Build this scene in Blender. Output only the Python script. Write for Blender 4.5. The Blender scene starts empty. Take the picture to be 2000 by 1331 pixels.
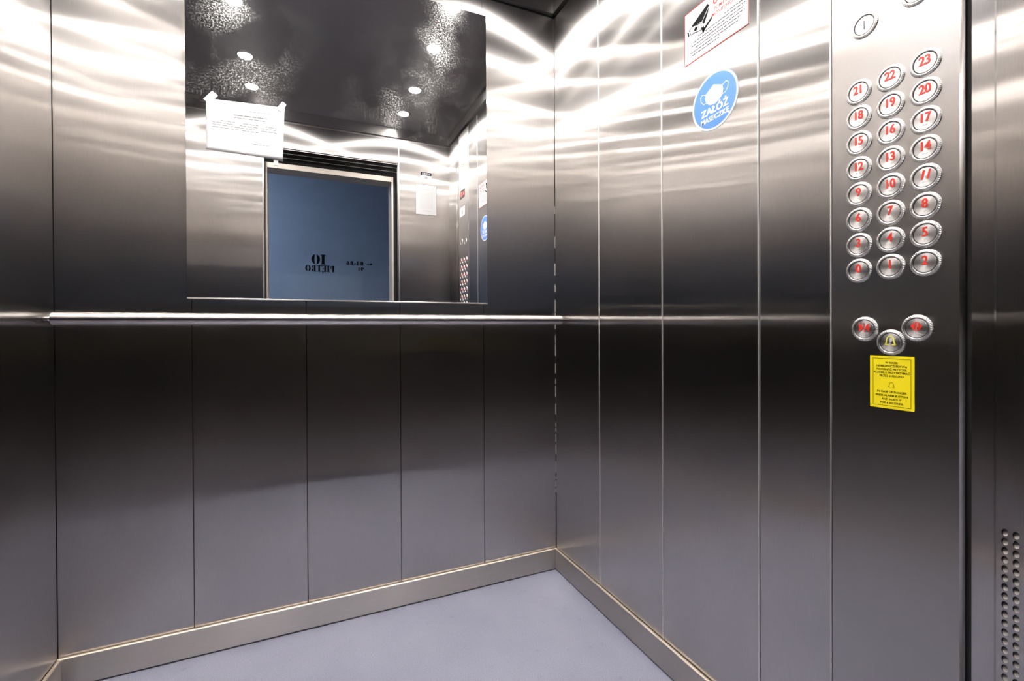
import bpy, bmesh, math, random
from mathutils import Matrix, Vector

random.seed(7)
SC = bpy.context.scene
COL = SC.collection

# ------------------------------------------------------------------ camera
cam_d = bpy.data.cameras.new('camera')
cam_d.sensor_width = 36.0
cam_d.lens = 36.0 * 916.23 / 2000.0
cam_d.shift_x = -0.00107
cam_d.shift_y = -0.00936
cam_d.clip_start = 0.01
cam = bpy.data.objects.new('camera', cam_d)
COL.objects.link(cam)
yaw, pitch, roll = 0.4205, -0.0057, -0.0051
fw = Vector((math.sin(yaw) * math.cos(pitch), math.cos(yaw) * math.cos(pitch), math.sin(pitch)))
r0 = Vector((math.cos(yaw), -math.sin(yaw), 0))
u0 = r0.cross(fw)
rr = r0 * math.cos(roll) + u0 * math.sin(roll)
uu = -r0 * math.sin(roll) + u0 * math.cos(roll)
cm = Matrix((rr, uu, -fw)).transposed().to_4x4()
cm.translation = Vector((-0.9097, -1.6245, 0.95))
cam.matrix_world = cm
SC.camera = cam

# ------------------------------------------------------------------ world, exposure
world = bpy.data.worlds.new('world')
SC.world = world
world.use_nodes = True
bg = world.node_tree.nodes['Background']
bg.inputs['Color'].default_value = (0.5, 0.6, 0.8, 1)
bg.inputs['Strength'].default_value = 0.05
# added bluish fill light for the landing, out of view under its ceiling
hl = bpy.data.lights.new('landing_fill', 'AREA'); hl.shape = 'RECTANGLE'; hl.size = 1.2; hl.size_y = .2
hl.energy = 26.0; hl.color = (.76, .86, 1.0)
hlo = bpy.data.objects.new('landing_fill', hl); COL.objects.link(hlo); hlo.location = (-2.3, -2.45, 2.60)
SC.view_settings.view_transform = 'Standard'
SC.view_settings.look = 'None'
SC.view_settings.exposure = 0.0
SC.view_settings.gamma = 1.0
SC.view_settings.use_curve_mapping = False
cy = SC.cycles
cy.max_bounces = 14
cy.glossy_bounces = 12
cy.diffuse_bounces = 4
cy.sample_clamp_indirect = 30.0
cy.caustics_reflective = True
cy.blur_glossy = 0.0
cy.use_denoising = True

LAMP_W = 5.0          # watts of each ceiling downlight
LAMP_COL = (1.0, 0.96, 0.92)

# ------------------------------------------------------------------ materials
def mat(name):
    m = bpy.data.materials.new(name)
    m.use_nodes = True
    nt = m.node_tree
    nt.nodes.clear()
    out = nt.nodes.new('ShaderNodeOutputMaterial')
    return m, nt, out

def N(nt, t, **kw):
    n = nt.nodes.new(t)
    for k, v in kw.items():
        setattr(n, k, v)
    return n

def brushed(name, tangent, col=(0.555, 0.530, 0.512), rough=0.155, aniso=0.87, scale=None, var=0.09, radial=None, soft=None):
    """brushed steel: grain runs along the world vector `tangent`"""
    m, nt, out = mat(name)
    g = N(nt, 'ShaderNodeBsdfAnisotropic')
    g.distribution = 'GGX'
    g.inputs['Roughness'].default_value = rough
    g.inputs['Anisotropy'].default_value = aniso
    if radial:
        tn = N(nt, 'ShaderNodeTangent', direction_type='RADIAL', axis=radial)
        nt.links.new(tn.outputs[0], g.inputs['Tangent'])
    else:
        cx = N(nt, 'ShaderNodeCombineXYZ')
        for i in range(3):
            cx.inputs[i].default_value = tangent[i]
        nt.links.new(cx.outputs[0], g.inputs['Tangent'])
    geo = N(nt, 'ShaderNodeNewGeometry')
    mp = N(nt, 'ShaderNodeMapping')
    mp.inputs['Scale'].default_value = scale or tuple(25.0 if abs(t) > .5 else 900.0 for t in tangent)
    nt.links.new(geo.outputs['Position'], mp.inputs['Vector'])
    no = N(nt, 'ShaderNodeTexNoise')
    no.inputs['Scale'].default_value = 1.0
    no.inputs['Detail'].default_value = 3.0
    nt.links.new(mp.outputs[0], no.inputs['Vector'])
    n2 = N(nt, 'ShaderNodeTexNoise')
    n2.inputs['Scale'].default_value = 3.0
    n2.inputs['Detail'].default_value = 4.0
    nt.links.new(geo.outputs['Position'], n2.inputs['Vector'])
    ad = N(nt, 'ShaderNodeMath', operation='ADD')
    nt.links.new(no.outputs['Fac'], ad.inputs[0]); nt.links.new(n2.outputs['Fac'], ad.inputs[1])
    mr = N(nt, 'ShaderNodeMapRange')
    mr.inputs['From Min'].default_value = 0.6; mr.inputs['From Max'].default_value = 1.4
    mr.inputs['To Min'].default_value = 1.0 - var; mr.inputs['To Max'].default_value = 1.0 + var
    nt.links.new(ad.outputs[0], mr.inputs['Value'])
    vm = N(nt, 'ShaderNodeVectorMath', operation='SCALE')
    vm.inputs[0].default_value = col
    nt.links.new(mr.outputs[0], vm.inputs['Scale'])
    nt.links.new(vm.outputs[0], g.inputs['Color'])
    if soft:      # a second, softer lobe: the fine scratches across the grain
        h = N(nt, 'ShaderNodeBsdfAnisotropic'); h.distribution = 'GGX'
        h.inputs['Roughness'].default_value = soft[1]; h.inputs['Anisotropy'].default_value = soft[2]
        nt.links.new(g.inputs['Tangent'].links[0].from_socket, h.inputs['Tangent'])
        nt.links.new(vm.outputs[0], h.inputs['Color'])
        mx = N(nt, 'ShaderNodeMixShader'); mx.inputs[0].default_value = soft[0]
        nt.links.new(g.outputs[0], mx.inputs[1]); nt.links.new(h.outputs[0], mx.inputs[2])
        nt.links.new(mx.outputs[0], out.inputs[0])
    else:
        nt.links.new(g.outputs[0], out.inputs[0])
    return m

def paint(name, col, rough=0.5, metal=0.0, spec=0.5, emit=None, noise=None):
    m, nt, out = mat(name)
    b = N(nt, 'ShaderNodeBsdfPrincipled')
    b.inputs['Base Color'].default_value = (*col, 1)
    b.inputs['Roughness'].default_value = rough
    b.inputs['Metallic'].default_value = metal
    b.inputs['Specular IOR Level'].default_value = spec
    if emit:
        b.inputs['Emission Color'].default_value = (*emit[0], 1)
        b.inputs['Emission Strength'].default_value = emit[1]
    if noise:
        sc_, amt = noise
        geo = N(nt, 'ShaderNodeNewGeometry')
        no = N(nt, 'ShaderNodeTexNoise')
        no.inputs['Scale'].default_value = sc_; no.inputs['Detail'].default_value = 8; no.inputs['Roughness'].default_value = 0.65
        nt.links.new(geo.outputs['Position'], no.inputs['Vector'])
        mr = N(nt, 'ShaderNodeMapRange')
        mr.inputs['From Min'].default_value = .3; mr.inputs['From Max'].default_value = .7
        mr.inputs['To Min'].default_value = 1 - amt; mr.inputs['To Max'].default_value = 1 + amt
        nt.links.new(no.outputs['Fac'], mr.inputs['Value'])
        vm = N(nt, 'ShaderNodeVectorMath', operation='SCALE')
        vm.inputs[0].default_value = col
        nt.links.new(mr.outputs[0], vm.inputs['Scale'])
        nt.links.new(vm.outputs[0], b.inputs['Base Color'])
    nt.links.new(b.outputs[0], out.inputs[0])
    return m

STEEL = brushed('brushed_steel_vertical', (0, 0, 1), soft=(.36, .42, .77))
STEEL_PANEL = brushed('brushed_steel_fine', (0, 0, 1), rough=0.39, aniso=0.70, var=0.02)
STEEL_H = brushed('brushed_steel_base_x', (1, 0, 0), col=(.58, .55, .53), rough=0.42, aniso=0.6)
STEEL_HY = brushed('brushed_steel_base_y', (0, 1, 0), col=(.58, .55, .53), rough=0.42, aniso=0.6)
CEIL = brushed('dark_brushed_ceiling', (1, 0, 0), col=(.42, .40, .39), rough=0.42, aniso=0.6)
CEIL_B = brushed('dark_brushed_cornice_x', (1, 0, 0), col=(.45, .43, .42), rough=0.34, aniso=0.7)
CEIL_R = brushed('dark_brushed_cornice_y', (0, 1, 0), col=(.45, .43, .42), rough=0.34, aniso=0.7)
CHROME = paint('polished_steel', (.72, .70, .68), rough=0.16, metal=1.0)
DARK = paint('dark_gap', (.012, .011, .010), rough=0.8)
BLACK = paint('black_print', (.008, .008, .008), rough=0.7, spec=.05)
EDGEM = paint('fold_highlight', (.70, .68, .66), rough=.42, metal=1.0)  # lighter metal standing in for the bright highlight on panel seams
LIP = paint('punched_lip', (.36, .34, .32), rough=.85, spec=.05)
LEDGE = paint('ledge_highlight', (.80, .70, .60), rough=.48, metal=1.0)  # warm lighter tint, the highlight of the baseboard top put into its colour
RING = brushed('turned_steel', (0, 0, 1), col=(.68, .66, .65), rough=0.38, aniso=0.5, radial='Z', scale=(500, 500, 500), var=.05)
RED = paint('red_enamel', (.70, .035, .02), rough=0.35)
YEL = paint('yellow_print', (.93, .76, .01), rough=0.4)
YLINE = paint('yellow_enamel', (.90, .84, .08), rough=0.35)
WHITE = paint('white_print', (.80, .80, .81), rough=0.55, spec=.3)
PAPER = paint('white_paper', (.76, .76, .77), rough=0.85, spec=.2)
PAPER2 = paint('grey_paper', (.52, .52, .52), rough=0.7)
TAPE = paint('white_tape', (.84, .84, .84), rough=0.55)
GREY = paint('grey_print', (.09, .09, .10), rough=0.7, spec=.05)
LGREY = paint('pale_grey_print', (.30, .30, .31), rough=0.8, spec=.05)
BLUE = paint('blue_sticker', (.10, .28, .78), rough=0.3)
GREYB = paint('sticker_edge', (.16, .26, .42), rough=0.4)
REDP = paint('red_print', (.55, .04, .03), rough=0.6, spec=.1)
LANDING = paint('landing_frame_metal', (.60, .54, .48), rough=0.5, metal=.6)
HOUSING = paint('fill_housing', (.7, .7, .7))
HALL = paint('hall_wall_paint', (.38, .47, .60), rough=0.85, spec=.2, noise=(6, .05))
HALLC = paint('hall_ceiling_paint', (.25, .27, .30), rough=0.9)
HALLF = paint('hall_floor', (.09, .07, .06), rough=0.6)
HALLDARK = paint('hall_dark_band', (.10, .075, .06), rough=.6)  # added brown band, unseen, that darkens and warms what the steel reflects
DISP = paint('display_glass', (.05, .008, .008), rough=0.15)
LED = paint('red_led', (.9, .1, .1), emit=((1, .12, .10), 3.0))
WHITEDOT = paint('braille_dot', (.8, .8, .82), rough=0.25, metal=.4)

def floor_mat():
    m, nt, out = mat('blue_grey_vinyl')
    b = N(nt, 'ShaderNodeBsdfPrincipled')
    b.inputs['Roughness'].default_value = 0.55
    b.inputs['Specular IOR Level'].default_value = 0.35
    geo = N(nt, 'ShaderNodeNewGeometry')
    a = N(nt, 'ShaderNodeTexNoise'); a.inputs['Scale'].default_value = 3.2; a.inputs['Detail'].default_value = 5
    f = N(nt, 'ShaderNodeTexNoise'); f.inputs['Scale'].default_value = 420; f.inputs['Detail'].default_value = 2
    s = N(nt, 'ShaderNodeTexNoise'); s.inputs['Scale'].default_value = 26; s.inputs['Detail'].default_value = 6
    for n in (a, f, s):
        nt.links.new(geo.outputs['Position'], n.inputs['Vector'])
    r1 = N(nt, 'ShaderNodeValToRGB')
    r1.color_ramp.elements[0].position = .3; r1.color_ramp.elements[0].color = (.220, .229, .302, 1)
    r1.color_ramp.elements[1].position = .7; r1.color_ramp.elements[1].color = (.270, .280, .358, 1)
    nt.links.new(a.outputs['Fac'], r1.inputs[0])
    r2 = N(nt, 'ShaderNodeValToRGB')
    r2.color_ramp.elements[0].position = .20; r2.color_ramp.elements[0].color = (.72, .72, .72, 1)
    r2.color_ramp.elements[1].position = .34; r2.color_ramp.elements[1].color = (1, 1, 1, 1)
    nt.links.new(s.outputs['Fac'], r2.inputs[0])
    r3 = N(nt, 'ShaderNodeValToRGB')
    r3.color_ramp.elements[0].position = .3; r3.color_ramp.elements[0].color = (.78, .78, .78, 1)
    r3.color_ramp.elements[1].position = .7; r3.color_ramp.elements[1].color = (1.2, 1.2, 1.2, 1)
    nt.links.new(f.outputs['Fac'], r3.inputs[0])
    m1 = N(nt, 'ShaderNodeMix', data_type='RGBA', blend_type='MULTIPLY'); m1.inputs[0].default_value = 1
    m2 = N(nt, 'ShaderNodeMix', data_type='RGBA', blend_type='MULTIPLY'); m2.inputs[0].default_value = 1
    nt.links.new(r1.outputs[0], m1.inputs[6]); nt.links.new(r2.outputs[0], m1.inputs[7])
    nt.links.new(m1.outputs[2], m2.inputs[6]); nt.links.new(r3.outputs[0], m2.inputs[7])
    nt.links.new(m2.outputs[2], b.inputs['Base Color'])
    nt.links.new(b.outputs[0], out.inputs[0])
    return m
FLOOR = floor_mat()

def mirror_mat():
    """silvered glass with greasy smears and specks"""
    m, nt, out = mat('smeared_mirror')
    g = N(nt, 'ShaderNodeBsdfAnisotropic'); g.inputs['Roughness'].default_value = 0.0
    g.inputs['Color'].default_value = (.90, .90, .90, 1)
    h = N(nt, 'ShaderNodeBsdfAnisotropic'); h.inputs['Roughness'].default_value = 0.25
    h.inputs['Color'].default_value = (.95, .94, .92, 1)
    geo = N(nt, 'ShaderNodeNewGeometry')
    a = N(nt, 'ShaderNodeTexNoise'); a.inputs['Scale'].default_value = 7.5; a.inputs['Detail'].default_value = 5; a.inputs['Distortion'].default_value = .3
    s = N(nt, 'ShaderNodeTexNoise'); s.inputs['Scale'].default_value = 190; s.inputs['Detail'].default_value = 6; s.inputs['Roughness'].default_value = .8
    for n in (a, s):
        nt.links.new(geo.outputs['Position'], n.inputs['Vector'])
    ra = N(nt, 'ShaderNodeMapRange'); ra.inputs['From Min'].default_value = .46; ra.inputs['From Max'].default_value = .68
    nt.links.new(a.outputs['Fac'], ra.inputs['Value'])
    rs = N(nt, 'ShaderNodeMapRange'); rs.inputs['From Min'].default_value = .50; rs.inputs['From Max'].default_value = .60
    nt.links.new(s.outputs['Fac'], rs.inputs['Value'])
    mu = N(nt, 'ShaderNodeMath', operation='MULTIPLY')
    nt.links.new(ra.outputs[0], mu.inputs[0]); nt.links.new(rs.outputs[0], mu.inputs[1])
    # smears lie on the upper half, where hands and tape have touched it
    sep = N(nt, 'ShaderNodeSeparateXYZ'); nt.links.new(geo.outputs['Position'], sep.inputs[0])
    rz = N(nt, 'ShaderNodeMapRange'); rz.inputs['From Min'].default_value = 1.35; rz.inputs['From Max'].default_value = 1.65
    rz.inputs['To Min'].default_value = 0.1; rz.inputs['To Max'].default_value = 1.0
    nt.links.new(sep.outputs['Z'], rz.inputs['Value'])
    m2 = N(nt, 'ShaderNodeMath', operation='MULTIPLY')
    nt.links.new(mu.outputs[0], m2.inputs[0]); nt.links.new(rz.outputs[0], m2.inputs[1])
    m3 = N(nt, 'ShaderNodeMath', operation='MULTIPLY_ADD'); m3.inputs[1].default_value = .16; m3.inputs[2].default_value = .004
    nt.links.new(m2.outputs[0], m3.inputs[0])
    mx = N(nt, 'ShaderNodeMixShader')
    nt.links.new(m3.outputs[0], mx.inputs[0])
    nt.links.new(g.outputs[0], mx.inputs[1]); nt.links.new(h.outputs[0], mx.inputs[2])
    nt.links.new(mx.outputs[0], out.inputs[0])
    return m
MIRROR = mirror_mat()

def emis(name, col, s):
    m, nt, out = mat(name)
    e = N(nt, 'ShaderNodeEmission'); e.inputs[0].default_value = (*col, 1); e.inputs[1].default_value = s
    nt.links.new(e.outputs[0], out.inputs[0])
    return m

# ------------------------------------------------------------------ helpers
def obj(name, bm, m, parent=None, origin=None, smooth=False):
    """link a bmesh (given in world coordinates) as one mesh object; children keep world placement"""
    me = bpy.data.meshes.new(name)
    if origin is None:
        origin = (0, 0, 0)
        if parent is not None:
            origin = tuple(parent.matrix_world.translation)
    o3 = Vector(origin)
    bmesh.ops.translate(bm, verts=bm.verts, vec=-o3)
    bmesh.ops.recalc_face_normals(bm, faces=bm.faces)
    bm.to_mesh(me); bm.free()
    for x in (m if isinstance(m, (list, tuple)) else [m]):
        me.materials.append(x)
    if smooth:
        for p in me.polygons:
            p.use_smooth = True
    o = bpy.data.objects.new(name, me)
    COL.objects.link(o)
    if parent is not None:
        o.parent = parent
        o.matrix_world = Matrix.Translation(o3)
        o.matrix_local = parent.matrix_world.inverted() @ Matrix.Translation(o3)
    else:
        o.location = o3
    return o

def thing(name, loc, label, cat, group=None):
    o = bpy.data.objects.new(name, None)
    o.empty_display_size = .05
    COL.objects.link(o)
    o.location = loc
    o.matrix_world = Matrix.Translation(Vector(loc))
    o['label'] = label; o['category'] = cat
    if group: o['group'] = group
    return o

def tag(o, label, cat, group=None):
    o['label'] = label; o['category'] = cat
    if group: o['group'] = group
    return o

def struct(o, label=None):
    o['kind'] = 'structure'
    if label: o['label'] = label
    return o

def BM(): return bmesh.new()

def edge_faces(bm):
    """lighter satin metal on the rounded folds paints in their highlight"""
    for f in bm.faces:
        f.normal_update()
        if max(abs(c) for c in f.normal) < .98: f.material_index = 1

def box(bm, x0, x1, y0, y1, z0, z1, bev=0, mi=0, seg=1):
    b = bmesh.new()
    bmesh.ops.create_cube(b, size=1)
    for v in b.verts:
        v.co = Vector(((x0 + x1) / 2 + v.co.x * (x1 - x0), (y0 + y1) / 2 + v.co.y * (y1 - y0), (z0 + z1) / 2 + v.co.z * (z1 - z0)))
    if bev:
        bmesh.ops.bevel(b, geom=list(b.edges), offset=bev, segments=seg, profile=.5, affect='EDGES')
    for f in b.faces: f.material_index = mi
    merge(bm, b); return bm

def merge(bm, b, M=None):
    vs = {}
    for v in b.verts:
        vs[v] = bm.verts.new((M @ v.co) if M else v.co)
    for f in b.faces:
        try:
            nf = bm.faces.new([vs[v] for v in f.verts])
            nf.material_index = f.material_index; nf.smooth = f.smooth
        except ValueError:
            pass
    b.free()

def FR(y, z, off=0.0):      # frame on the right wall, seen from the cab: X = towards the door, Y = up, Z = out of the wall
    return Matrix(((0, 0, -1, -off), (-1, 0, 0, y), (0, 1, 0, z), (0, 0, 0, 1)))
def FB(x, z, off=0.0, y=0.0):   # back wall
    return Matrix(((1, 0, 0, x), (0, 0, -1, y - off), (0, 1, 0, z), (0, 0, 0, 1)))
def FF(x, z, off=0.0, y=-1.4527):   # front wall and hall wall, seen looking back
    return Matrix(((-1, 0, 0, x), (0, 0, 1, y + off), (0, 1, 0, z), (0, 0, 0, 1)))

def prism(bm, pts, M, z0, z1, mi=0):
    a = [bm.verts.new(M @ Vector((p[0], p[1], z0))) for p in pts]
    b = [bm.verts.new(M @ Vector((p[0], p[1], z1))) for p in pts]
    n = len(pts)
    fs = [bm.faces.new(b), bm.faces.new(a[::-1])]
    for i in range(n):
        fs.append(bm.faces.new((a[i], a[(i + 1) % n], b[(i + 1) % n], b[i])))
    for f in fs: f.material_index = mi

def rect(bm, x0, x1, y0, y1, M, z0, z1, mi=0):
    prism(bm, [(x0, y0), (x1, y0), (x1, y1), (x0, y1)], M, z0, z1, mi)

def stroke(bm, pts, w, M, z0, z1, closed=False, mi=0):
    """a line of constant width along pts"""
    n = len(pts); segs = n if closed else n - 1
    L = []; R_ = []
    for i in range(n):
        p = Vector(pts[i]).to_2d()
        a = Vector(pts[(i - 1) % n]).to_2d() if (closed or i > 0) else None
        c = Vector(pts[(i + 1) % n]).to_2d() if (closed or i < n - 1) else None
        d1 = (p - a).normalized() if a is not None else (c - p).normalized()
        d2 = (c - p).normalized() if c is not None else d1
        t = (d1 + d2)
        t = t.normalized() if t.length > 1e-6 else d1
        nn = Vector((-t.y, t.x)); k = w / 2 / max(.4, nn.dot(Vector((-d1.y, d1.x))))
        L.append(p + nn * k); R_.append(p - nn * k)
    for i in range(segs):
        j = (i + 1) % n
        prism(bm, [L[i], R_[i], R_[j], L[j]], M, z0, z1, mi)

def disc_pts(r, n=32, cx=0, cy_=0, a0=0, a1=2 * math.pi, rx=None):
    rx = rx or r
    return [(cx + rx * math.cos(a0 + (a1 - a0) * i / n), cy_ + r * math.sin(a0 + (a1 - a0) * i / n)) for i in range(n)]

def ring(bm, ro, ri, M, z0, z1, n=64, mi=0):
    a = disc_pts(ro, n); b = disc_pts(ri, n)
    for i in range(n):
        j = (i + 1) % n
        prism(bm, [a[i], a[j], b[j], b[i]], M, z0, z1, mi)

def lathe(bm, prof, M, n=40, mi=0, smooth=True, cap=True):
    rows = []
    for r, z in prof:
        if r < 1e-7:
            rows.append([bm.verts.new(M @ Vector((0, 0, z)))])
        else:
            rows.append([bm.verts.new(M @ Vector((r * math.cos(2 * math.pi * i / n), r * math.sin(2 * math.pi * i / n), z))) for i in range(n)])
    for a, b in zip(rows, rows[1:]):
        for i in range(n):
            j = (i + 1) % n
            if len(a) == 1: f = bm.faces.new((a[0], b[i], b[j]))
            elif len(b) == 1: f = bm.faces.new((a[i], b[0], a[j]))
            else: f = bm.faces.new((a[i], b[i], b[j], a[j]))
            f.material_index = mi; f.smooth = smooth

def text(bm, s, size, M, x=0, y=0, z=0, align='CENTER', bold=0.0, shear=0.0, ext=0.00015, wscale=1.0, mi=0, spacing=1.0, line=1.0, heavy=0.0):
    cu = bpy.data.curves.new('t', 'FONT')
    cu.body = s; cu.size = size; cu.align_x = align; cu.align_y = 'CENTER'
    cu.offset = bold * size; cu.shear = shear; cu.extrude = ext / 2
    cu.space_character = spacing; cu.space_line = line; cu.resolution_u = 3
    ob = bpy.data.objects.new('t', cu)
    COL.objects.link(ob)
    dg = bpy.context.evaluated_depsgraph_get()
    me = bpy.data.meshes.new_from_object(ob.evaluated_get(dg))
    b = bmesh.new(); b.from_mesh(me)
    bmesh.ops.translate(b, verts=b.verts, vec=(0, 0, ext / 2))
    for f in b.faces: f.material_index = mi
    for kz, dx in enumerate((-heavy, heavy, 0) if heavy else (0,)):      # heavier weight: the glyphs thickened sideways
        T = M @ Matrix.Translation((x + dx * size, y, z + kz * .00009)) @ Matrix.Diagonal((wscale, 1, 1, 1))
        merge(bm, b.copy(), T)
    b.free()
    bpy.data.objects.remove(ob); bpy.data.meshes.remove(me); bpy.data.curves.remove(cu)

def words(bm, x0, x1, y, h, M, z0, z1, rnd, lo=.004, hi=.014, gap=.0018, mi=0):
    """a line of illegible small print: word-shaped bars"""
    x = x0
    while x < x1:
        w = min(rnd.uniform(lo, hi), x1 - x)
        if w > gap:
            rect(bm, x, x + w, y - h / 2, y + h / 2, M, z0, z1, mi)
        x += w + gap * rnd.uniform(.8, 1.4)

# ------------------------------------------------------------------ dimensions
W, D = 1.51, 1.4527
ZT, ZC, ZB = 2.168, 2.24, 0.0827
BS = 0.0125            # baseboard thickness
G = 0.0008             # half a panel seam

# ------------------------------------------------------------------ floor
bm = BM(); box(bm, -W, 0, -1.52, 0.0, -.03, 0)
struct(obj('floor', bm, FLOOR), 'blue-grey vinyl floor of the lift cab')

# ------------------------------------------------------------------ back wall
def wall_panels(root, spans, mk):
    for a, b in spans:
        mk(root, a, b)

bm = BM(); box(bm, -W - .03, .03, .010, .03, 0, ZC + .02)
wb = struct(obj('wall_back', bm, DARK))
for a, b in ((-W, -1.2054), (-1.2054, -.9013), (-.9013, -.607), (-.607, -.3023), (-.3023, 0)):
    bm = BM(); box(bm, a + G, b - G, 0, .008, ZB - .02, ZT, bev=.0015, seg=3)
    obj('wall_panel', bm, [STEEL, EDGEM], wb)
# right wall
bm = BM(); box(bm, .010, .03, -1.50, .01, 0, ZC + .02)
wr = struct(obj('wall_right', bm, DARK))
for a, b in ((-.3005, 0), (-.6052, -.3005), (-.9078, -.6052), (-1.0625, -.9078)):
    bm = BM(); box(bm, 0, .008, a + G, b - G, ZB - .02, ZT, bev=.0026, seg=3); edge_faces(bm)
    obj('wall_panel', bm, [STEEL, EDGEM], wr)

# perforated return panel next to the control panel
def holes_panel():
    bm = BM()
    y_a, y_f, y_e = -1.2650, -1.2900, -1.4520
    off = -.0035
    HX = [-1.3028, -1.3143, -1.3258, -1.3373, -1.3488, -1.3603, -1.3718, -1.3833]
    py, pz = .0115, .0129
    def q(y0, y1, z0, z1, x0=off, x1=off):
        bm.faces.new([bm.verts.new(p) for p in ((x0, y0, z0), (x1, y1, z0), (x1, y1, z1), (x0, y0, z1))])
    z0, z1 = ZB - .02, ZT
    q(y_a, y_f, z0, z1, 0, 0)
    q(y_f, y_f - .0035, z0, z1, 0, off)
    # side towards the gap
    q(y_a, y_a, z0, z1, 0, 0.010) if False else bm.faces.new([bm.verts.new(p) for p in ((0, y_a, z0), (.010, y_a, z0), (.010, y_a, z1), (0, y_a, z1))])
    yl = HX[0] + py / 2; yr = HX[-1] - py / 2
    nz = 34
    zt = .6565 + pz / 2; zb_ = zt - nz * pz
    q(y_f - .0035, yl, z0, z1); q(yr, y_e, z0, z1)
    q(yl, yr, zt, z1); q(yl, yr, z0, zb_)
    for hy in HX:
        for k in range(nz):
            cz = zt - pz * (k + .5)
            n = 16
            sq = []
            for i in range(n):
                t = 2 * math.pi * i / n
                c, s = math.cos(t), math.sin(t)
                m_ = max(abs(c), abs(s))
                sq.append((c / m_ * py / 2, s / m_ * pz / 2))
            vo = [bm.verts.new((off, hy + a, cz + b)) for a, b in sq]
            vi = [bm.verts.new((off, hy + .0036 * math.cos(2 * math.pi * i / n), cz + .0052 * math.sin(2 * math.pi * i / n))) for i in range(n)]
            vd = [bm.verts.new((off + .0002 + .0100 * (math.sin(2 * math.pi * i / n) * .5 + .5), v.co.y, v.co.z)) for i, v in enumerate(vi)]
            for i in range(n):
                j = (i + 1) % n
                bm.faces.new((vo[i], vo[j], vi[j], vi[i]))
                f = bm.faces.new((vi[i], vi[j], vd[j], vd[i])); f.material_index = 2
            f = bm.faces.new(vd); f.material_index = 1      # punched lip slanting into the hole
    return bm
o = obj('perforated_panel', holes_panel(), [STEEL, LIP, DARK], wr)
o['label'] = 'folded steel panel with a field of round vent holes at its lower half'

# flecks of old sealant along the back right corner
rnd = random.Random(4); z = .30
SEAL = paint('sealant', (.45, .43, .40), rough=.8)
bm = BM()
while z < 1.45:
    L_ = rnd.uniform(.006, .05)
    box(bm, -.0016, -.0002, -.0016, -.0002, z, z + L_)
    z += L_ + rnd.uniform(.002, .035) * (1 if z < 1.05 else 3)
o = obj('sealant', bm, SEAL, wr); o['kind'] = 'stuff'

# left wall
bm = BM(); box(bm, -W - .03, -W - .010, -1.50, .01, 0, ZC + .02)
wl = struct(obj('wall_left', bm, DARK))
for a, b in ((-.484, 0), (-.968, -.484), (-D, -.968)):
    bm = BM(); box(bm, -W - .008, -W, a + G, b - G, ZB - .02, ZT, bev=.0015, seg=3)
    obj('wall_panel', bm, [STEEL, EDGEM], wl)

# front wall with the doorway
DX0, DX1, DZ = -1.1157, -.3411, 2.015
bm = BM()
box(bm, -W - .03, DX0 + .004, -D - .035, -D - .008, 0, ZC + .02)
box(bm, DX1 - .004, .03, -D - .035, -D - .008, 0, ZC + .02)
box(bm, DX0 + .004, DX1 - .004, -D - .035, -D - .008, DZ - .004, ZC + .02)
wf = struct(obj('wall_front', bm, STEEL_PANEL))
for a, b, z0 in ((-W, DX0, ZB - .02), (DX1, 0, ZB - .02), (DX0, DX1, DZ)):
    bm = BM(); box(bm, a + G, b - G, -D - .008, -D, z0, ZT, bev=.0026, seg=3); edge_faces(bm)
    obj('wall_panel', bm, [STEEL, EDGEM], wf)

# ------------------------------------------------------------------ ceiling with a dark cornice band
CI = .012
def vent_ceiling():
    bm = BM()
    box(bm, -W - .02, .02, -D - .02, .02, ZC, ZC + .02)
    return bm
ceil = struct(obj('ceiling', vent_ceiling(), CEIL), 'dark brushed steel ceiling of the lift cab')
bm = BM()
Z0 = ZT + .012
box(bm, -W + .004, -.004, -CI - .002 + .004, 0.008, Z0, ZC)
obj('cornice', bm, CEIL_B, ceil)
bm = BM(); box(bm, -W + .004, -.004, -D - .008, -D + .008, Z0, ZC); obj('cornice', bm, CEIL_B, ceil)
bm = BM(); box(bm, -.010, .008, -D + .004, -.004, Z0, ZC); obj('cornice', bm, CEIL_R, ceil)
bm = BM(); box(bm, -W - .008, -W + .010, -D + .004, -.004, Z0, ZC); obj('cornice', bm, CEIL_R, ceil)
# speaker grille: a cluster of holes punched in the ceiling sheet
bm = BM()
for i in range(9):
    for j in range(9):
        if (i - 4) ** 2 + (j - 4) ** 2 > 22: continue
        px = -1.288 + .0145 * i + (.00725 if j % 2 else 0); py = -.645 - .0145 * j
        lathe(bm, [(0, ZC - .0006), (.0045, ZC - .0006), (.0045, ZC + .0002)], Matrix.Translation((px, py, 0)), n=12, smooth=False)
o = obj('speaker_grille', bm, DARK, ceil)
o['label'] = 'cluster of small round speaker holes'

# ------------------------------------------------------------------ baseboards
def baseboard(name, x0, x1, y0, y1, m, inner):
    """rounded-top steel kick plate"""
    bm = BM(); box(bm, x0, x1, y0, y1, .0028, ZB, bev=.0042, seg=3)
    for f in bm.faces:
        f.normal_update()
        if f.normal.z > .3: f.material_index = 1  # upward faces get the painted highlight tint
    return struct(obj(name, bm, [m, LEDGE], smooth=False))
baseboard('baseboard_back', -W, 0, -BS, -.0012, STEEL_H, 0)
baseboard('baseboard_right', -BS, -.0012, -D, -BS, STEEL_HY, 0)
baseboard('baseboard_left', -W + .0012, -W + BS, -D, -BS, STEEL_HY, 0)

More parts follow.
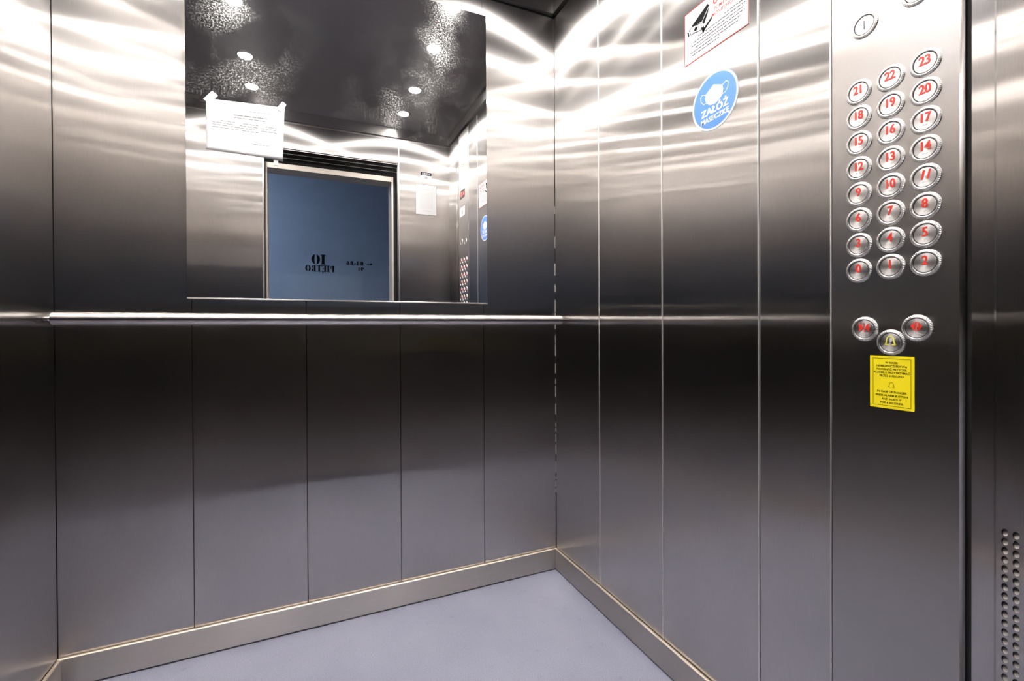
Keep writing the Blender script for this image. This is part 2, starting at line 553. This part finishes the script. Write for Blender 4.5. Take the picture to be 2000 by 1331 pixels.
# ------------------------------------------------------------------ ceiling lights
LX = (-1.150, -.352); LY = (-.207, -.507, -.915, -1.220)
LENS = emis('lamp_lens', LAMP_COL, 60.0)
side = ('left', 'right'); rown = ('nearest the mirror wall', 'second from the mirror wall', 'second from the doorway', 'nearest the doorway')
bez = None
for i, lx in enumerate(LX):
    for j, ly in enumerate(LY):
        t = thing('ceiling_downlight', (lx, ly, ZC), 'round bright ceiling spotlight in the %s row, %s' % (side[i], rown[j]), 'ceiling light', 'spotlights in the lift ceiling')
        if bez is None:
            bm = BM(); lathe(bm, [(.030, 0), (.030, -.002), (.033, -.004), (.040, -.003), (.042, 0)], Matrix.Identity(4), n=32)
            bez = obj('bezel', bm, CHROME, None, smooth=True); lens0 = BM()
            lathe(lens0, [(0, -.0008), (.0298, -.0008)], Matrix.Identity(4), n=24)
            lens0 = obj('lens', lens0, LENS, None)
            b_, l_ = bez, lens0
        else:
            b_, l_ = bez.copy(), lens0.copy()
            COL.objects.link(b_); COL.objects.link(l_)
        for c_ in (b_, l_):
            c_.parent = t; c_.matrix_parent_inverse = Matrix.Identity(4); c_.location = (0, 0, 0)
        ld = bpy.data.lights.new('downlight_bulb', 'AREA'); ld.shape = 'DISK'; ld.size = .056
        ld.energy = LAMP_W; ld.color = LAMP_COL
        lo = bpy.data.objects.new('downlight_bulb', ld); COL.objects.link(lo)
        lo.parent = t; lo.location = (0, 0, -.006)

# ------------------------------------------------------------------ mirror
MX0, MX1, MZ0, MZ1 = -1.2149, -.2888, 1.043, 2.0996
t = thing('wall_mirror', ((MX0 + MX1) / 2, 0, MZ0), 'large frameless mirror on the back wall above the handrail, slightly smeared', 'mirror')
bm = BM(); box(bm, MX0, MX1, -.005, -.0002, MZ0, MZ1)
obj('glass', bm, MIRROR, t)
bm = BM(); box(bm, MX0 - .0005, MX1 + .0005, -.0075, -.0001, MZ0 - .0035, MZ0 - .0001)
box(bm, MX0 - .0005, MX1 + .0005, -.0085, -.0060, MZ0 - .0035, MZ0 + .0010, bev=.0011)
obj('bottom_trim', bm, STEEL_H, t)

# ------------------------------------------------------------------ handrail
RZ, RY, RR = .980, -.064, .0172
t = thing('handrail', (-W / 2, RY, RZ), 'round polished steel handrail across the back wall below the mirror', 'handrail')
MXr = Matrix(((0, 0, 1, 0), (1, 0, 0, RY), (0, 1, 0, RZ), (0, 0, 0, 1)))
bm = BM()
xs0, xs1 = -W + .020, -.012
lathe(bm, [(0, xs0), (RR - .003, xs0), (RR - .0008, xs0 + .0008), (RR, xs0 + .003), (RR, xs1 - .003), (RR - .0008, xs1 - .0008), (RR - .003, xs1), (0, xs1)], MXr, n=48)
obj('rail', bm, brushed('rail_steel', (1, 0, 0), col=(.78, .76, .74), rough=.26, aniso=.78, var=.02, radial='X', scale=(30, 400, 400)), t, smooth=True)
for a, b in ((-W, xs0 + .001), (xs1 - .001, 0)):
    bm = BM(); lathe(bm, [(0, a), (.006, a), (.006, b), (0, b)], MXr, n=20); obj('end_pin', bm, CHROME, t, smooth=True)
for bx in (-1.16, -.34):
    bm = BM()
    My = Matrix(((1, 0, 0, bx), (0, 0, -1, 0), (0, 1, 0, RZ), (0, 0, 0, 1)))
    lathe(bm, [(0, 0), (.014, 0), (.014, .003), (.0055, .0045), (.0055, -RY - RR + .002), (0, -RY - RR + .002)], My, n=24)
    obj('bracket', bm, CHROME, t, smooth=True)

# ------------------------------------------------------------------ control panel
PY0, PY1 = -1.0635, -1.2560
cop = thing('control_panel', (0, (PY0 + PY1) / 2, ZB), 'tall brushed steel lift control panel with three columns of round floor buttons', 'control panel')
bm = BM()
prof = [(.008, PY0), (.0002, PY0), (-.0010, PY0 - .0009)] + [(-.0010 + .005 * (1 - math.cos(a * math.pi / 16)), PY1 + .005 * (1 - math.sin(a * math.pi / 16))) for a in range(0, 9)]
for z in (ZB - .02, ZT):
    pass
va = [bm.verts.new((x, y, ZB - .02)) for x, y in prof]; vb = [bm.verts.new((x, y, ZT)) for x, y in prof]
for i in range(len(prof) - 1):
    f = bm.faces.new((va[i], va[i + 1], vb[i + 1], vb[i])); f.smooth = i >= 3
bm.faces.new(va[::-1]); bm.faces.new(vb)
obj('faceplate', bm, STEEL_PANEL, cop)
PF = .0010   # faceplate stands proud of the wall plane by this much

I4 = Matrix.Identity(4)
def ring_mesh():
    bm = BM()
    lathe(bm, [(.0165, .0004), (.0165, .0026), (.0170, .0031), (.0182, .0030)], I4, n=48)
    # knurled outer slope: 44 fine radial notches
    n = 88
    A = [bm.verts.new((.0182 * math.cos(2 * math.pi * i / n), .0182 * math.sin(2 * math.pi * i / n), .0030)) for i in range(n)]
    B = [bm.verts.new((.0208 * math.cos(2 * math.pi * i / n), .0208 * math.sin(2 * math.pi * i / n), .0016 if i % 2 else .0021)) for i in range(n)]
    C = [bm.verts.new((.0217 * math.cos(2 * math.pi * i / n), .0217 * math.sin(2 * math.pi * i / n), 0)) for i in range(n)]
    for i in range(n):
        k = (i + 1) % n
        bm.faces.new((A[i], A[k], B[k], B[i])); bm.faces.new((B[i], B[k], C[k], C[i]))
    lathe(bm, [(0, .0005), (.0167, .0005)], I4, n=32, mi=1, smooth=False)
    return bm
def cap_mesh():
    bm = BM()
    lathe(bm, [(0, .0024), (.0145, .0024), (.0152, .0018), (.0152, .0006)], I4, n=48)
    for f in bm.faces:
        f.smooth = False
    return bm

def put(name, bm, m, M, parent, smooth=False):
    """child mesh given in its own frame M (world)"""
    me = bpy.data.meshes.new(name)
    bmesh.ops.recalc_face_normals(bm, faces=bm.faces)
    bm.to_mesh(me); bm.free()
    for x in (m if isinstance(m, (list, tuple)) else [m]): me.materials.append(x)
    o = bpy.data.objects.new(name, me); COL.objects.link(o)
    o.parent = parent
    o.matrix_local = parent.matrix_world.inverted() @ M if parent.type == 'EMPTY' else M
    return o

ring0 = cap0 = None
def button(y, z, label, sym=None, symmat=None, braille=0, cap=None):
    global ring0, cap0
    M = FR(y, z, PF)
    if ring0 is None:
        ring0 = put('floor_button', ring_mesh(), [RING, DARK], M, cop)
        cap0 = put('button_cap', cap_mesh(), RING, I4, ring0)
        r_, c_ = ring0, cap0
    else:
        r_ = ring0.copy(); c_ = cap0.copy()
        COL.objects.link(r_); COL.objects.link(c_)
        r_.matrix_local = cop.matrix_world.inverted() @ M
        c_.parent = r_; c_.matrix_local = I4
    r_['label'] = label
    if sym:
        bm = BM(); sym(bm)
        put('symbol', bm, symmat, I4, r_)
    if braille:
        rnd = random.Random(int(y * 1e4) ^ int(z * 1e4))
        bm = BM()
        for k in range(braille):
            x0 = (k - (braille - 1) / 2) * .0042
            for a in (0, 1):
                for b in range(3 if braille > 2 else 2):
                    if rnd.random() < .62:
                        lathe(bm, [(0, .0031), (.00035, .0030), (.00055, .0024)], Matrix.Translation((x0 + (a - .5) * .0017, -.0072 - b * .0017, 0)), n=8)
        if len(bm.verts):
            put('braille', bm, WHITEDOT, I4, r_)
        else:
            bm.free()
    return r_

COLY = (-1.1107, -1.1601, -1.2089)
Z_0, PZ = 1.0500, .0455
for n in range(24):
    c_, r_ = n % 3, n // 3
    def sym(bm, n=n):
        text(bm, str(n), .0205, I4, 0, .0030, .0024, bold=.018, heavy=.018, wscale=.82, shear=.25 if n == 11 else 0, ext=.0003, spacing=.95)
    button(COLY[c_], Z_0 + PZ * r_ + (0, .0012, .0016)[c_], 'round steel button marked with a red %d' % n, sym, RED, braille=1 if n < 10 else 2)

def sym_close(bm):
    I4 = Matrix.Translation((0, -.0010, 0)) @ Matrix.Diagonal((1, 1.4, 1, 1))
    stroke(bm, [(0, .0083), (0, -.003)], .0016, I4, .0024, .0027)
    for s in (-1, 1):
        prism(bm, [(s * .0014, .0027), (s * .0068, .0078), (s * .0068, -.0026)], I4, .0024, .0027)
        rect(bm, min(s * .0072, s * .0084), max(s * .0072, s * .0084), -.0026, .0078, I4, .0024, .0027)
def sym_open(bm):
    I4 = Matrix.Translation((0, -.0010, 0)) @ Matrix.Diagonal((.95, 1.4, 1, 1))
    for s in (-1, 1):
        rect(bm, min(s * .0004, s * .0016), max(s * .0004, s * .0016), -.0032, .0083, I4, .0024, .0027)
        prism(bm, [(s * .0026, .0082), (s * .0085, .0026), (s * .0026, -.0030)], I4, .0024, .0027)
def sym_bell(bm, k=1.0, M=I4, z0=.0024, z1=.0028, w=.0012):
    P = [(-.0062, -.0030), (-.0047, -.0006), (-.0042, .0030), (-.0034, .0060), (-.0018, .0080), (0, .0086), (.0018, .0080), (.0034, .0060), (.0042, .0030), (.0047, -.0006), (.0062, -.0030)]
    P = [(a * k, b * k) for a, b in P]
    stroke(bm, P, w, M, z0, z1)
    stroke(bm, [P[0], (-.0016 * k, -.0030 * k)], w, M, z0, z1); stroke(bm, [(.0016 * k, -.0030 * k), P[-1]], w, M, z0, z1)
b = button(-1.1200, .9455, 'round steel door-close button with a red symbol', sym_close, RED, braille=4); b.name = 'door_close_button'
b = button(-1.1975, .9470, 'round steel door-open button with a red symbol', sym_open, RED, braille=5); b.name = 'door_open_button'
b = button(-1.1605, .9228, 'round steel alarm button with a yellow bell outline', lambda bm: sym_bell(bm, 1.3, Matrix.Translation((0, -.0004, 0)), w=.0015), YLINE, braille=5); b.name = 'alarm_button'
def slot(bm): 
    rect(bm, -.0008, .0008, -.0075, .0075, I4, .0024, .0026)
b = button(-1.1204, 1.4817, 'round steel key switch without a number, left one', slot, GREY); b.name = 'key_switch'
b = button(-1.1975, 1.4905, 'round steel key switch without a number, right one', slot, GREY); b.name = 'key_switch'
# position display, camera hole
M = FR(-1.182, 1.785, PF)
bm = BM(); rect(bm, -.050, .050, -.026, .026, M, 0, .0012)
o = obj('position_display', bm, DISP, cop); o['label'] = 'small dark display with glowing red digits'
bm = BM(); text(bm, '10', .042, M, .008, 0, .0013, bold=.012)
prism(bm, [(-.040, -.008), (-.022, -.008), (-.031, .012)], M, .0013, .0015)
# digits are a sub-part of the display
d_ = put('digits', bm, LED, Matrix.Translation(-cop.matrix_world.translation) @ I4, cop)
d_.parent = o; d_.matrix_local = Matrix.Translation(-cop.matrix_world.translation)
bm = BM(); lathe(bm, [(0, .0008), (.004, .0008), (.004, 0)], FR(-1.182, 1.972, PF), n=16, smooth=False)
obj('camera_hole', bm, BLACK, cop)

# yellow alarm notice stuck on the panel
M = FR(-1.1613, .8548, PF)
t = thing('alarm_notice', tuple(M.translation), 'small yellow notice in Polish and English stuck below the alarm button', 'sticker')
hw, hh = .0327, .0448
bm = BM(); rect(bm, -hw, hw, -hh, hh, M, .0001, .0005); obj('sheet', bm, YEL, t)
bm = BM()
b2 = .0045; lw = .0005
for a in ((-hw + b2, hw - b2, hh - b2 - lw, hh - b2), (-hw + b2, hw - b2, -hh + b2, -hh + b2 + lw), (-hw + b2, -hw + b2 + lw, -hh + b2, hh - b2), (hw - b2 - lw, hw - b2, -hh + b2, hh - b2)):
    rect(bm, *a, M, .0005, .0007)
obj('border_line', bm, BLACK, t)
bm = BM()
for k, s in enumerate(('W RAZIE', 'NIEBEZPIECZEŃSTWA', 'NACISNĄĆ PRZYCISK', 'ALARMU I PRZYTRZYMAĆ', 'PRZEZ 6 SEKUND')):
    text(bm, s, .0046, M, 0, .0330 - .0056 * k, .0005, bold=.02)
for k, s in enumerate(('IN CASE OF DANGER', 'PRESS ALARM BUTTON', 'AND HOLD IT', 'FOR 6 SECONDS')):
    text(bm, s, .0046, M, 0, -.0165 - .0062 * k, .0005, bold=.02)
sym_bell(bm, .75, M @ Matrix.Translation((0, -.006, 0)), .0005, .0007, .0004)
obj('lettering', bm, BLACK, t)

# small white notice between display and key switches (seen in the mirror)
M = FR(-1.182, 1.678, PF)
t = thing('pictogram_notice', tuple(M.translation), 'small white pictogram sticker under the red display, seen in the mirror', 'sticker')
bm = BM(); rect(bm, -.050, .050, -.028, .028, M, .0001, .0005); obj('sheet', bm, WHITE, t)
bm = BM(); prism(bm, disc_pts(.005, 16, 0, .014), M, .0005, .0007); rect(bm, -.006, .006, -.016, .008, M, .0005, .0007); obj('lettering', bm, GREY, t)

# ------------------------------------------------------------------ blue mask sticker
M = FR(-.7875, 1.4978, 0) @ Matrix.Rotation(math.radians(2), 4, 'Z')
t = thing('face_mask_sticker', tuple(M.translation), 'round blue sticker with a white face mask on the right wall below the camera notice', 'sticker')
bm = BM(); prism(bm, disc_pts(.0700, 72), M, .0001, .0005); obj('disc', bm, GREYB, t)
bm = BM(); prism(bm, disc_pts(.0688, 72), M, .0005, .0006); obj('white_ring', bm, WHITE, t)
bm = BM(); prism(bm, disc_pts(.0640, 72), M, .0006, .0007); obj('blue_field', bm, BLUE, t)
bm = BM()
mask = [(-.0250, .0260), (-.0120, .0330), (0, .0390), (.0120, .0330), (.0250, .0260), (.0270, .0150), (.0240, .0030), (.0140, -.0050), (0, -.0090), (-.0140, -.0050), (-.0240, .0030), (-.0270, .0150)]
prism(bm, mask, M, .0007, .0009)
for s in (-1, 1):
    stroke(bm, [(s * .0255, .0250), (s * .0360, .0300), (s * .0415, .0250), (s * .0400, .0130), (s * .0330, .0050), (s * .0245, .0040)], .0014, M, .0007, .0009)
obj('mask_symbol', bm, WHITE, t)
bm = BM()
text(bm, 'ZAŁÓŻ', .0240, M, 0, -.0205, .0007, bold=.022, heavy=.035, spacing=1.06, wscale=1.0)
text(bm, 'MASECZKĘ', .0165, M, 0, -.0400, .0007, bold=.020, heavy=.030, spacing=1.06, wscale=1.0)
obj('lettering', bm, WHITE, t)

# ------------------------------------------------------------------ camera surveillance notice
M = FR(-.7884, 1.6910, 0)
t = thing('camera_notice', tuple(M.translation), 'white red-edged surveillance notice with a black camera, high on the right wall', 'sign')
hw, hh = .0958, .0665
bm = BM(); rect(bm, -hw, hw, -hh, hh, M, .0001, .0012); obj('board', bm, WHITE, t)
bm = BM(); e = .0019
for a in ((-hw, hw, hh - e, hh), (-hw, hw, -hh, -hh + e), (-hw, -hw + e, -hh, hh), (hw - e, hw, -hh, hh)):
    rect(bm, *a, M, .0012, .0014)
obj('red_border', bm, REDP, t)
bm = BM()
C_ = M @ Matrix.Translation((-.054, .022, 0)) @ Matrix.Diagonal((1.1, 1.1, 1, 1))
prism(bm, [(-.0160, .0040), (.0310, .0270), (.0350, .0205), (.0150, -.0030), (-.0090, .0000)], C_, .0012, .0014)          # housing top
prism(bm, [(.0150, -.0050), (.0350, .0180), (.0320, .0060), (.0210, -.0130)], C_, .0012, .0014)                             # side
stroke(bm, [(-.0230, -.0020), (-.0150, .0020), (.0120, -.0050), (.0140, -.0210), (-.0190, -.0150), (-.0230, -.0020)], .0017, C_, .0012, .0014)
prism(bm, disc_pts(.0048, 20, -.0035, -.0095), C_, .0012, .0014)
stroke(bm, disc_pts(.0072, 20, -.0035, -.0095), .0009, C_, .0012, .0014, closed=True)
prism(bm, [(-.0300, -.0030), (-.0250, -.0050), (-.0230, -.0140), (-.0260, -.0170)], C_, .0012, .0014)
prism(bm, [(.0140, -.0170), (.0200, -.0150), (.0220, -.0290), (.0160, -.0300)], C_, .0012, .0014)                           # bracket arm
prism(bm, [(.0180, -.0300), (.0430, -.0140), (.0430, -.0080), (.0180, -.0220)], C_, .0012, .0014)                           # bracket
obj('camera_symbol', bm, BLACK, t)
bm = BM()
text(bm, 'UWAGA!', .0250, M, .040, .045, .0012, bold=.03, wscale=.85)
text(bm, 'POMIESZCZENIE', .0110, M, .040, .026, .0012, bold=.02)
text(bm, 'MONITOROWANE', .0110, M, .040, .013, .0012, bold=.02)
obj('red_lettering', bm, REDP, t)
bm = BM(); rnd = random.Random(3)
for k in range(7):
    y = -.0030 - .0078 * k
    x0 = (.030, -.050, -.066, -.072, -.060, -.075, -.070)[k]; x1 = (.085, .088, .080, .086, .076, .070, .015)[k]
    words(bm, x0, x1, y, .0026, M, .0012, .0013, rnd, .004, .012, .0014)
obj('small_print', bm, GREY, t)

# ------------------------------------------------------------------ paper taped to the mirror
MY = -.005
quad = [(-1.1650, 1.4790), (-.9640, 1.4745), (-.9578, 1.6370), (-1.1645, 1.6270)]
t = thing('taped_paper', (-1.06, MY, 1.55), 'white printed sheet taped with three strips to the upper left of the mirror', 'paper')
bm = BM()
nx, nz = 24, 18
def pq(u, v):
    a = Vector(quad[0]).lerp(Vector(quad[1]), u); b = Vector(quad[3]).lerp(Vector(quad[2]), u)
    p = a.lerp(b, v)
    lift = .0012 + .010 * max(0, (u - .55) / .45) ** 2 * max(0, (.45 - v) / .45) ** 1.5 + .0010 * math.sin(5 * u + 2 * v) ** 2
    return p, lift
gv = [[[None] * (nz + 1) for _ in range(nx + 1)] for s in range(2)]
for s in range(2):
    for i in range(nx + 1):
        for j in range(nz + 1):
            p, l = pq(i / nx, j / nz)
            gv[s][i][j] = bm.verts.new((p.x, MY - l + .0003 * s, p.y))
for s in range(2):
    for i in range(nx):
        for j in range(nz):
            f = bm.faces.new((gv[s][i][j], gv[s][i + 1][j], gv[s][i + 1][j + 1], gv[s][i][j + 1])); f.smooth = True
for i in range(nx):
    for j in (0, nz):
        bm.faces.new((gv[0][i][j], gv[0][i + 1][j], gv[1][i + 1][j], gv[1][i][j]))
for j in range(nz):
    for i in (0, nx):
        bm.faces.new((gv[0][i][j], gv[0][i][j + 1], gv[1][i][j + 1], gv[1][i][j]))
obj('sheet', bm, PAPER, t)
bm = BM(); rnd = random.Random(11)
def pline(u0, u1, v, h, lo=.012, hi=.05, drop=0.0):
    u = u0
    while u < u1:
        w = min(rnd.uniform(lo, hi), u1 - u)
        n = max(1, int(w / .012))
        if w > .006:
            for k in range(n):
                c = []
                for uu_, vv in ((u + w * k / n, v - h / 2), (u + w * (k + 1) / n, v - h / 2), (u + w * (k + 1) / n, v + h / 2), (u + w * k / n, v + h / 2)):
                    p, l = pq(uu_, vv + drop * uu_); c.append(bm.verts.new((p.x, MY - l - .0003, p.y)))
                bm.faces.new(c)
        u += w + rnd.uniform(.010, .016)
pline(.54, .84, .84, .008); pline(.34, .77, .74, .018, .04, .12); pline(.34, .75, .69, .012, .03, .09)
for v, segs in ((.60, ((.18, .36), (.46, .66), (.75, .90))), (.555, ((.08, .33), (.42, .66), (.70, .91))), (.51, ((.08, .28), (.30, .64), (.70, .91))), (.465, ((.08, .41), (.45, .54), (.57, .66)))):
    for a, b in segs: pline(a, b, v, .011, .03, .08, drop=-.02)
pline(.60, .81, .22, .010, .03, .08)
obj('printed_lines', bm, LGREY, t)
def tape(cx, cz, w, h, ang):
    bm = BM()
    M = FB(cx, cz, .0, MY) @ Matrix.Rotation(math.radians(ang), 4, 'Z')
    pts = [(-w / 2, -h / 2), (w / 2, -h / 2), (w / 2, h / 2 - .002), (w / 2 - .002, h / 2), (-w / 2 + .002, h / 2), (-w / 2, h / 2 - .002)]
    prism(bm, pts, M, .0001, .0026)
    obj('tape_strip', bm, TAPE, t)
tape(-1.1525, 1.6315, .0185, .036, -38); tape(-.9665, 1.6390, .0140, .030, -35); tape(-.9830, 1.4680, .0125, .026, 2)

# ------------------------------------------------------------------ notices on the front wall (seen in the mirror)
M = FF(-.1625, 1.951)
t = thing('safety_label', tuple(M.translation), 'small label with a black printed head on the front wall above the framed sheet', 'sticker')
bm = BM(); rect(bm, -.036, .036, -.034, .034, M, .0001, .0005); obj('sheet', bm, WHITE, t)
bm = BM(); rect(bm, -.036, .036, .010, .032, M, .0005, .0006); obj('black_band', bm, BLACK, t)
bm = BM(); rnd = random.Random(5)
for k in range(2): words(bm, -.028, .028, .025 - .008 * k, .003, M, .0006, .0007, rnd, .006, .014, .003)
obj('white_print', bm, WHITE, t)
bm = BM(); rect(bm, -.012, .010, -.012, .006, M, .0005, .0006); words(bm, -.012, .014, -.024, .004, M, .0005, .0006, rnd, .004, .008, .002)
obj('grey_print', bm, LGREY, t)
M = FF(-.1625, 1.802)
t = thing('framed_regulations', tuple(M.translation), 'grey portrait sheet of rules on the front wall, seen in the mirror', 'notice')
bm = BM(); rect(bm, -.070, .070, -.100, .100, M, .0001, .0006); obj('holder', bm, paint('clear_holder', (.60, .60, .60), rough=.15), t)
bm = BM(); rect(bm, -.062, .062, -.092, .092, M, .0006, .0010); obj('sheet', bm, PAPER2, t)
bm = BM()
for e_ in ((-.070, -.0685, -.1, .1), (.0685, .070, -.1, .1), (-.07, .07, .0982, .1), (-.07, .07, -.1, -.0982)):
    rect(bm, *e_, M, .0006, .0012)
obj('edge', bm, GREY, t)
bm = BM(); rnd = random.Random(9)
words(bm, -.050, -.025, .078, .003, M, .0010, .0011, rnd); words(bm, -.03, .03, .066, .004, M, .0010, .0011, rnd)
for k in range(20): words(bm, -.045, .045, .052 - .0058 * k, .0014, M, .0010, .0011, rnd)
words(bm, -.030, .022, -.074, .004, M, .0010, .0011, rnd)
obj('printed_lines', bm, paint('dim_print', (.38, .38, .38), rough=.8), t)

# ------------------------------------------------------------------ doorway, landing frame and hall
door = bpy.data.objects.new('door_1', None); COL.objects.link(door); struct(door, 'open lift doorway with its tracks and the landing frame')
LY0, LY1 = -1.575, -1.70
lx0, lx1, lz = -1.1027, -.3666, 1.930
bm = BM()
box(bm, lx0 - .0115, lx0, LY1, LY0, 0, lz + .033, bev=.001); box(bm, lx1, lx1 + .0120, LY1, LY0, 0, lz + .033, bev=.001); box(bm, lx0, lx1, LY1, LY0, lz, lz + .033, bev=.001)
obj('landing_frame', bm, LANDING, door)
bm = BM()
box(bm, DX0 - .10, DX1 + .10, LY0 - .003, -D - .036, 2.14, 2.16)      # closed top of the door pocket
box(bm, DX0 - .10, DX0 - .09, LY0 - .003, -D - .036, 0, 2.14); box(bm, DX1 + .09, DX1 + .10, LY0 - .003, -D - .036, 0, 2.14)
box(bm, DX0 - .10, DX1 + .10, LY0 - .006, LY0 - .003, lz + .034, 2.14)
box(bm, DX0 - .10, lx0 - .0120, LY0 - .006, LY0 - .003, 0, lz + .034); box(bm, lx1 + .0125, DX1 + .10, LY0 - .006, LY0 - .003, 0, lz + .034)
obj('door_pocket', bm, DARK, door)
TRK = paint('track_steel', (.25, .24, .23), rough=.35, metal=1)
for yy, zz, hh_ in ((-1.500, 2.000, .0016), (-1.545, 1.988, .0016)):
    bm = BM(); box(bm, DX0 - .08, DX1 + .08, yy - .006, yy + .001, zz, zz + hh_); obj('door_track', bm, TRK, door)
    bm = BM(); box(bm, DX0 - .08, DX1 + .08, yy - .006, yy + .0005, zz + hh_, 2.14); obj('track_cover', bm, DARK, door)
bm = BM(); box(bm, DX0 - .03, DX1 + .03, -1.70, -1.4527, -.03, -.001); obj('sill', bm, TRK, door)

HY = -3.20
bm = BM(); box(bm, -3.6, 2.2, HY - .1, HY, 0, 2.75)
wh = struct(obj('wall_lobby', bm, HALL), 'blue-grey painted landing wall with stencilled floor number, seen in the mirror')
bm = BM(); box(bm, -3.6, lx0 - .0116, -1.75, -1.60, 0, 2.62); box(bm, lx1 + .0121, 2.2, -1.75, -1.60, 0, 2.62); box(bm, lx0 - .0116, lx1 + .0121, -1.75, -1.60, lz + .034, 2.62)
pass
bm2 = BM(); box(bm2, -3.6, 2.2, HY, HY + .004, 0, 1.17); obj('unseen_dark_band', bm2, HALLDARK, wh)  # added below the mirror's view to cut blue in the wall reflections
struct(obj('wall_landing', bm, HALL), 'landing wall around the lift doorway')
bm = BM(); box(bm, -3.6, 2.2, HY - .1, -1.70, -.05, -.001); struct(obj('floor.001', bm, HALLF), 'landing floor')
bm = BM(); box(bm, -3.6, 2.2, HY - .1, -1.60, 2.62, 2.70); struct(obj('ceiling.001', bm, HALLC), 'landing ceiling')

t = thing('landing_fill_fitting', (-2.3, -2.45, 2.62), 'added slim fitting for the landing fill light, out of view', 'ceiling light')  # fitting added only to carry the fill light, never in view
bm = BM(); box(bm, -2.92, -1.68, -2.56, -2.34, 2.604, 2.62); obj('housing', bm, HOUSING, t)
hlo.parent = t; hlo.matrix_local = Matrix.Translation((0, 0, -.02))

# stencilled lettering on the landing wall
def st_poly(bm, pts, M): prism(bm, pts, M, .0005, .0015)
def half(bm, cx, cyy, rx, ry, thick, side_, M, gap=.06):
    """half of a stencilled O: a crescent"""
    o_ = []; i_ = []
    a0, a1 = (-math.pi / 2 + gap, math.pi / 2 - gap) if side_ > 0 else (math.pi / 2 + gap, 3 * math.pi / 2 - gap)
    for k in range(13):
        a = a0 + (a1 - a0) * k / 12
        o_.append((cx + rx * math.cos(a), cyy + ry * math.sin(a)))
        i_.append((cx + side_ * rx * .16 + (rx * .84 - thick) * math.cos(a), cyy + ry * .90 * math.sin(a)))
    for k in range(12):
        prism(bm, [o_[k], o_[k + 1], i_[k + 1], i_[k]], M, .0005, .0015)
def stem(bm, x, w, h, M, s=1.9):
    rect(bm, x - w / 2, x + w / 2, 0, h, M, .0005, .0015)
    for y0 in (0, h - h * .07): rect(bm, x - w * s / 2, x + w * s / 2, y0, y0 + h * .07, M, .0005, .0015)
Mn = FF(-.765, 1.566, 0, HY) @ Matrix.Diagonal((.92, .92, 1, 1))
bm = BM()
h = .102
stem(bm, -.034, .026, h, Mn)
half(bm, .036, h / 2, .040, h / 2, .027, 1, Mn); half(bm, .036, h / 2, .040, h / 2, .027, -1, Mn)
M2 = FF(-.762, 1.497, 0, HY) @ Matrix.Diagonal((.84, .90, 1, 1)); h = .066
def T2(x): return M2 @ Matrix.Translation((x, 0, 0))
X = [-.134, -.088, -.048, .004, .060, .118]
stem(bm, X[0] - .006, .017, h, M2, 1.7); half(bm, X[0] + .006, h * .72, .017, h * .28, .010, 1, M2)
stem(bm, X[1], .017, h, M2, 2.0)
stem(bm, X[2] - .006, .017, h, M2, 1.7)
for y0, w in ((0, .030), (h * .93, .030), (h * .46, .022)): rect(bm, X[2], X[2] + w, y0, y0 + h * .08, M2, .0005, .0015)
st_poly(bm, [(X[2] + .024, 0), (X[2] + .030, 0), (X[2] + .030, .018)], M2); st_poly(bm, [(X[2] + .030, h), (X[2] + .030, h - .018), (X[2] + .024, h)], M2)
stroke(bm, [(X[2] + .022, 0), (X[2] + .014, -.010), (X[2] + .020, -.018)], .005, M2, .0005, .0015)
stem(bm, X[3] + .004, .017, h, M2, 1.7); rect(bm, X[3] - .022, X[3] + .030, h * .92, h, M2, .0005, .0015)
st_poly(bm, [(X[3] - .022, h), (X[3] - .022, h - .018), (X[3] - .015, h)], M2); st_poly(bm, [(X[3] + .030, h), (X[3] + .023, h), (X[3] + .030, h - .018)], M2)
stem(bm, X[4] - .006, .017, h, M2, 1.7); half(bm, X[4] + .006, h * .74, .016, h * .26, .010, 1, M2)
st_poly(bm, [(X[4] + .006, h * .44), (X[4] + .018, h * .44), (X[4] + .030, 0), (X[4] + .016, 0)], M2)
half(bm, X[5] + .006, h / 2, .028, h / 2, .018, 1, M2); half(bm, X[5] + .006, h / 2, .028, h / 2, .018, -1, M2)
o = obj('floor_number', bm, BLACK, wh); o['label'] = 'black stencilled floor number with the word below'
bm = BM()
M3 = FF(-.455, 1.600, 0, HY)
text(bm, '83-86', .056, M3, -.010, -.010, .0005, bold=.01, heavy=.02, spacing=1.25, ext=.001)
text(bm, '91', .056, M3, -.062, -.066, .0005, bold=.01, heavy=.02, spacing=1.1, ext=.001)
stroke(bm, [(-.165, -.010), (-.120, -.010)], .006, M3, .0005, .0015)
prism(bm, [(-.176, -.010), (-.156, .002), (-.156, -.022)], M3, .0005, .0015)
o = obj('flat_numbers', bm, BLACK, wh); o['label'] = 'black stencilled flat numbers with an arrow'
